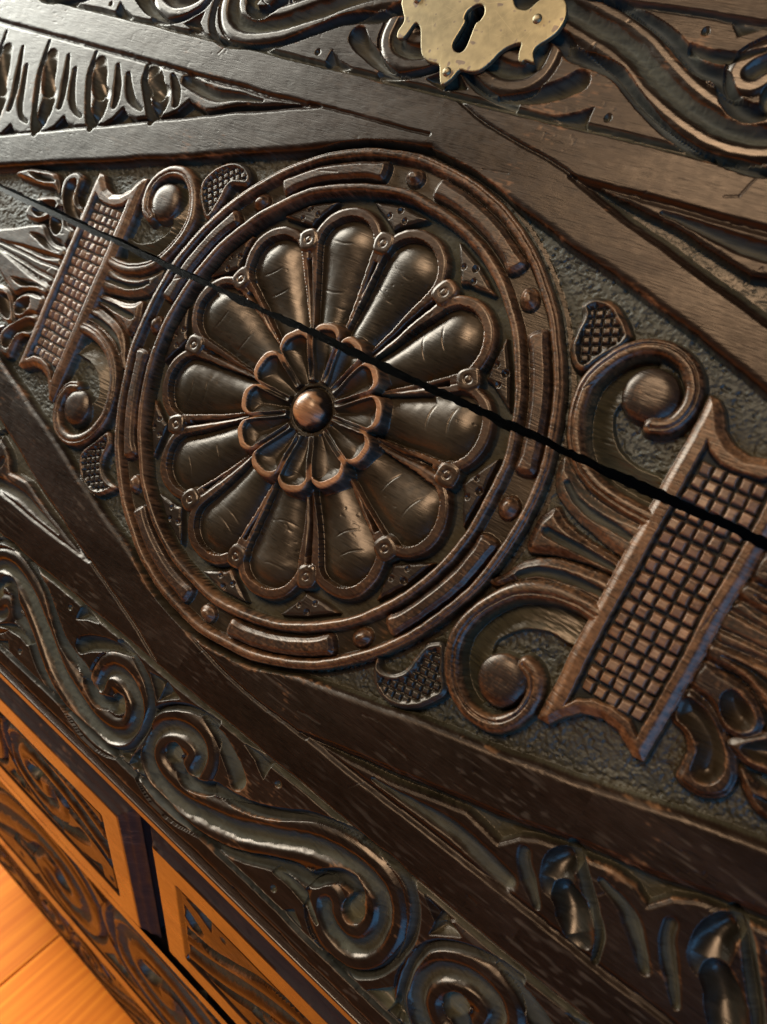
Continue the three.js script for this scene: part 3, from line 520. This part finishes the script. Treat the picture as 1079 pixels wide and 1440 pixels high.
const lidV = [...lines(-1.757, 0.252 - GAP - 0.0025, () => 0.0035), 0.252 - GAP, 0.252 + GAP, ...lines(0.252 + GAP + 0.0035, 1.85, () => 0.0037)];
const lidParts = carve(lid, lidU, lidV, slope, bureau, oak, gap);
const mainBoard = lidParts.get(0);

function box(name, parent, corner, size, turn, m) {   // a block with softened edges; corner and size in carving units, along u, v, n
  const g = new RoundedBoxGeometry(size[0] * S, size[1] * S, size[2] * S, 2, 0.0008);
  const mesh = new THREE.Mesh(g, m); mesh.name = name; mesh.castShadow = mesh.receiveShadow = true;
  const c = turn ? slope(corner[0] + size[0] / 2, corner[1] + size[1] / 2, corner[2] + size[2] / 2) : [corner[0] + size[0] / 2, corner[1] + size[1] / 2, corner[2] + size[2] / 2];
  mesh.position.copy(W(...c)); if (turn) mesh.rotation.x = -(Math.PI / 2 - TILT);
  parent.add(mesh); return mesh;
}
box('back_panel', bureau, [-3.4, -1.7, -0.62], [6.1, 3.6, 0.1], true, oakPlain);
// the thickness of the boards behind the carving, on either side of the crack, and the dark inside
box('backing_board', bureau, [-3.4, -1.755, -0.32], [6.1, 1.755 + 0.252 - GAP - 0.02, 0.235], true, oakPlain);
box('backing_board', bureau, [-3.4, 0.252 + GAP + 0.02, -0.32], [6.1, 1.75, 0.235], true, oakPlain);

// ------------------------------------------------------------------ brass keyhole plate
{
  const half = [[-0.378, 1.546], [-0.354, 1.51], [-0.325, 1.472], [-0.332, 1.43], [-0.322, 1.405], [-0.297, 1.408], [-0.285, 1.436], [-0.276, 1.468], [-0.258, 1.471], [-0.234, 1.451], [-0.205, 1.4], [-0.175, 1.36], [-0.13, 1.343], [-0.086, 1.340], [-0.062, 1.305], [-0.037, 1.272], [-0.008, 1.300], [0.009, 1.338], [0.05, 1.338], [0.088, 1.350], [0.117, 1.385], [0.135, 1.425], [0.163, 1.455], [0.203, 1.472], [0.212, 1.44], [0.222, 1.416], [0.236, 1.408], [0.250, 1.418], [0.285, 1.416], [0.265, 1.447], [0.268, 1.473], [0.294, 1.501], [0.317, 1.534], [0.323, 1.579], [0.310, 1.615], [0.286, 1.642], [0.25, 1.652], [0.20, 1.632], [0.172, 1.592], [0.145, 1.585], [0.115, 1.592], [0.085, 1.625], [0.06, 1.67], [0.03, 1.70], [-0.06, 1.70], [-0.10, 1.67], [-0.13, 1.615], [-0.17, 1.596], [-0.21, 1.60], [-0.245, 1.625], [-0.3, 1.63], [-0.35, 1.60]];
  const shape = new THREE.Shape(curve(half, true, 3).map(([x, y]) => new THREE.Vector2(x * S, y * S)));
  const key = [[-0.052, 1.572], [-0.03, 1.581], [-0.008, 1.572], [0.004, 1.548], [0.0, 1.522], [-0.012, 1.505], [-0.006, 1.43], [-0.012, 1.405], [-0.03, 1.396], [-0.055, 1.404], [-0.07, 1.43], [-0.06, 1.505], [-0.072, 1.522], [-0.072, 1.55]];
  shape.holes.push(new THREE.Path(curve(key, true, 3).reverse().map(([x, y]) => new THREE.Vector2(x * S, y * S))));
  const place = (g) => { g.applyMatrix4(new THREE.Matrix4().makeRotationX(-(Math.PI / 2 - TILT))); g.translate(0, -FLOOR * S, 0); return g; };
  const plateMesh = new THREE.Mesh(place(new THREE.ExtrudeGeometry(shape, { depth: 0.0011, bevelEnabled: true, bevelThickness: 0.00045, bevelSize: 0.0005, bevelOffset: -0.0004, bevelSegments: 3 })), brass);
  plateMesh.name = 'keyhole_plate'; plateMesh.userData.label = 'shaped brass keyhole plate'; bureau.add(plateMesh);
  for (const [x, y] of [[0.222, 1.562], [-0.037, 1.320], [-0.308, 1.560]]) {
    const g = new THREE.SphereGeometry(0.0018, 20, 10, 0, Math.PI * 2, 0, Math.PI / 2); g.scale(1, 0.7, 1); g.rotateX(Math.PI / 2); g.translate(x * S, y * S, 0.0015);
    const nail = new THREE.Mesh(place(g), brass); nail.name = 'nail'; plateMesh.add(nail);
  }
}

// ------------------------------------------------------------------ drawers and frame below the slope
const EDGE = slope(0, -1.757, 0);                     // the lid's lower edge
function drawerCarving(c, x0, x1, y0, y1, root, opts) {
  const fr = opts.frame, name = c.part('carved_panel', root); c.ids[name].material = satin; c.body = satin;
  const px0 = x0 + fr, px1 = x1 - fr, py0 = y0 + opts.foot, py1 = y1 - fr, k = (py1 - py0) / 0.44, mid = (py0 + py1) / 2, m = 0.012;
  c.sink([[px0, py0], [px1, py0], [px1, py1], [px0, py1]], { d: 0.006, wall: 0.008, straight: true, id: name, col: STAIN, wear: 0.3 });
  const within = (u, v) => u > px0 + m && u < px1 - m && v > py0 + m && v < py1 - m, kx = k * 0.8;
  for (let x = px0 - opts.shift, n = 0; x < px1; x += 1.397 * kx, n++) scrollUnit(c, (p) => p.map(([a, b]) => [x + (a + 0.03) * kx, mid + (n % 2 ? -1 : 1) * (b + 1.463) * k]), root, k * 0.9, within);
  for (const p of [[[px0, py0], [px1, py0]], [[px1, py0], [px1, py1]], [[px1, py1], [px0, py1]], [[px0, py1], [px0, py0]]]) c.groove(p, { w: 0.014, d: 0.02, vee: true, straight: true });
}
function drawer(name, label, x0, x1, y0, y1, z, opts) {
  const lip = opts.lip;
  const c = new Carving(), root = c.part(name, null, label); c.steady = 0.15; c.base = (u, v, s) => { s.wear = 0.05; };
  drawerCarving(c, x0, x1, y0, y1, root, opts);
  // lip moulding all round: a step, then a quarter round falling back
  const moulding = lip ? c.part('lip_moulding', root) : root;
  if (lip) c.op([x0 - 1, x1 + 1, y0 - 1, y1 + 1], 0, (u, v, s) => {
    const e = Math.max(x0 - u, u - x1, v - y1, y0 - v); if (e < 0) return;
    const t = e / lip; s.id = moulding; c.ids[moulding].material = matt; s.wear = 0.35;
    s.h = -0.7 * e - 0.006 * Math.abs(Math.sin(e * 75));
    s.r = 0.034; s.g = 0.016; s.b = 0.011;
  });
  const us = lines(x0 - (lip || 0), x1 + (lip || 0), () => 0.0065), vs = lines(y0 - (lip || 0), y1 + (lip || 0), () => 0.007);
  us[us.length - 1] = x1 + (lip || 0); vs[vs.length - 1] = y1 + (lip || 0);
  const front = carve(c, us, vs, (x, y, n) => [x, y, z + n], bureau, polished).get(root);
  box('drawer_box', front, [x0 - lip + 0.03, y0 - lip + 0.03, z - 0.68], [x1 - x0 + 2 * lip - 0.06, y1 - y0 + 2 * lip - 0.06, 0.6], false, oakPlain);
  return front;
}
const zL = EDGE[2] + 0.035, zR = EDGE[2] + 0.012;
drawer('small_drawer', 'left small drawer standing slightly proud', -2.6, -0.03, -2.62, -1.63, zL, { frame: 0.15, foot: 0.15, lip: 0.085, shift: 0.35 });
drawer('small_drawer', 'right small drawer with black gap at its left', 0.175, 2.2, -2.60, -1.655, zR, { frame: 0.15, foot: 0.15, lip: 0.07, shift: 0.5 });
drawer('long_drawer', 'long carved drawer under the two small ones', -3.0, 2.2, -3.98, -2.71, zL - 0.02, { frame: 0.1, foot: 0.12, lip: 0, shift: 0.2 });
drawer('carved_plinth', 'carved lowest board of the bureau, its bottom edge just above the floor', -3.0, 2.2, -4.62, -4.03, zL - 0.03, { frame: 0.06, foot: 0.05, lip: 0, shift: 0.6 });
const railOak = polished.clone(); railOak.name = 'polished frame rail'; railOak.vertexColors = false; railOak.color.setRGB(0.03, 0.014, 0.008);
box('frame_rail', bureau, [-3.2, EDGE[1] - 0.075, EDGE[2] - 0.3], [5.6, 0.05, 0.305], false, railOak);
box('drawer_divider', bureau, [-0.05, -2.75, EDGE[2] - 0.5], [0.3, 1.3, 0.42], false, oakPlain);
box('carcase', bureau, [-3.2, -4.6, EDGE[2] - 2.4], [5.6, 3.05, 2.25], false, oakPlain);
box('plinth_block', bureau, [-3.0, FLOOR + 0.004, EDGE[2] - 2.3], [5.2, -FLOOR - 4.6, 2.0], false, oakPlain);

// ------------------------------------------------------------------ floor: long pine boards
{
  const floor = new THREE.Group(); floor.name = 'floor'; floor.userData = { kind: 'structure', label: 'varnished orange pine board floor' }; scene.add(floor);
  const n = 512, data = new Uint8Array(n * n * 4);
  for (let y = 0; y < n; y++) for (let x = 0; x < n; x++) {
    const i = (y * n + x) * 4, u = x / n, v = y / n, w = noise(v * 2.2, u * 3) * 0.8, ringy = Math.sin((u * 9 + w * 2.2) * 6.28), k = 0.93 + 0.035 * ringy + 0.05 * fbm(u * 30, v * 3) + 0.03 * noise(u * 150, v * 8);
    data[i] = 255 * Math.min(1, k * 0.98); data[i + 1] = 255 * Math.min(1, k * k * 0.93); data[i + 2] = 255 * Math.min(1, k * k * k * 0.85); data[i + 3] = 255;
  }
  const tex = new THREE.DataTexture(data, n, n); tex.wrapS = tex.wrapT = THREE.MirroredRepeatWrapping; tex.magFilter = THREE.LinearFilter; tex.colorSpace = THREE.SRGBColorSpace; tex.needsUpdate = true;
  const mats = [0, 1, 2].map((k) => { const t = tex.clone(); t.repeat.set(1 / 0.13, 1 / 0.6); t.offset.set(0.37 * k, 0.21 * k); t.needsUpdate = true; const d = 1 - 0.07 * k; return new THREE.MeshPhysicalMaterial({ name: 'pine board', map: t, color: new THREE.Color().setRGB(0.98 * d, 0.34 * d, 0.03 * d), roughness: 0.55, ior: 1.5, specularIntensity: 0.35 }); });
  const base = new THREE.Mesh(new THREE.BoxGeometry(4, 0.02, 4), new THREE.MeshStandardMaterial({ color: new THREE.Color().setRGB(0.06, 0.02, 0.008), roughness: 0.9 }));
  base.name = 'subfloor'; base.position.set(0, -0.034, 0); floor.add(base);
  const pitch = 0.1, x0 = -0.169;
  for (let k = -14; k <= 14; k++) {
    const g = new RoundedBoxGeometry(pitch - 0.0012, 0.02, 3.6, 2, 0.0012), uv = g.attributes.uv, p = g.attributes.position;
    for (let i = 0; i < p.count; i++) uv.setXY(i, p.getX(i) + k * 0.031, p.getZ(i) + k * 0.17);
    const m = new THREE.Mesh(g, mats[((k % 3) + 3) % 3]); m.name = 'plank'; m.position.set(x0 + (k + 0.5) * pitch, -0.0105, 0.2); m.receiveShadow = true; floor.add(m);
  }
}
scene.traverse((o) => { if (o.isMesh) { o.castShadow = true; o.receiveShadow = true; } });
{ const used = new Map(); scene.traverse((o) => { if (!o.isMesh) return; const k = o.parent.uuid + o.name, c = used.get(k) ?? 0; used.set(k, c + 1); if (c) o.name += '_' + String(c).padStart(3, '0'); }); }
renderer.render(scene, camera);
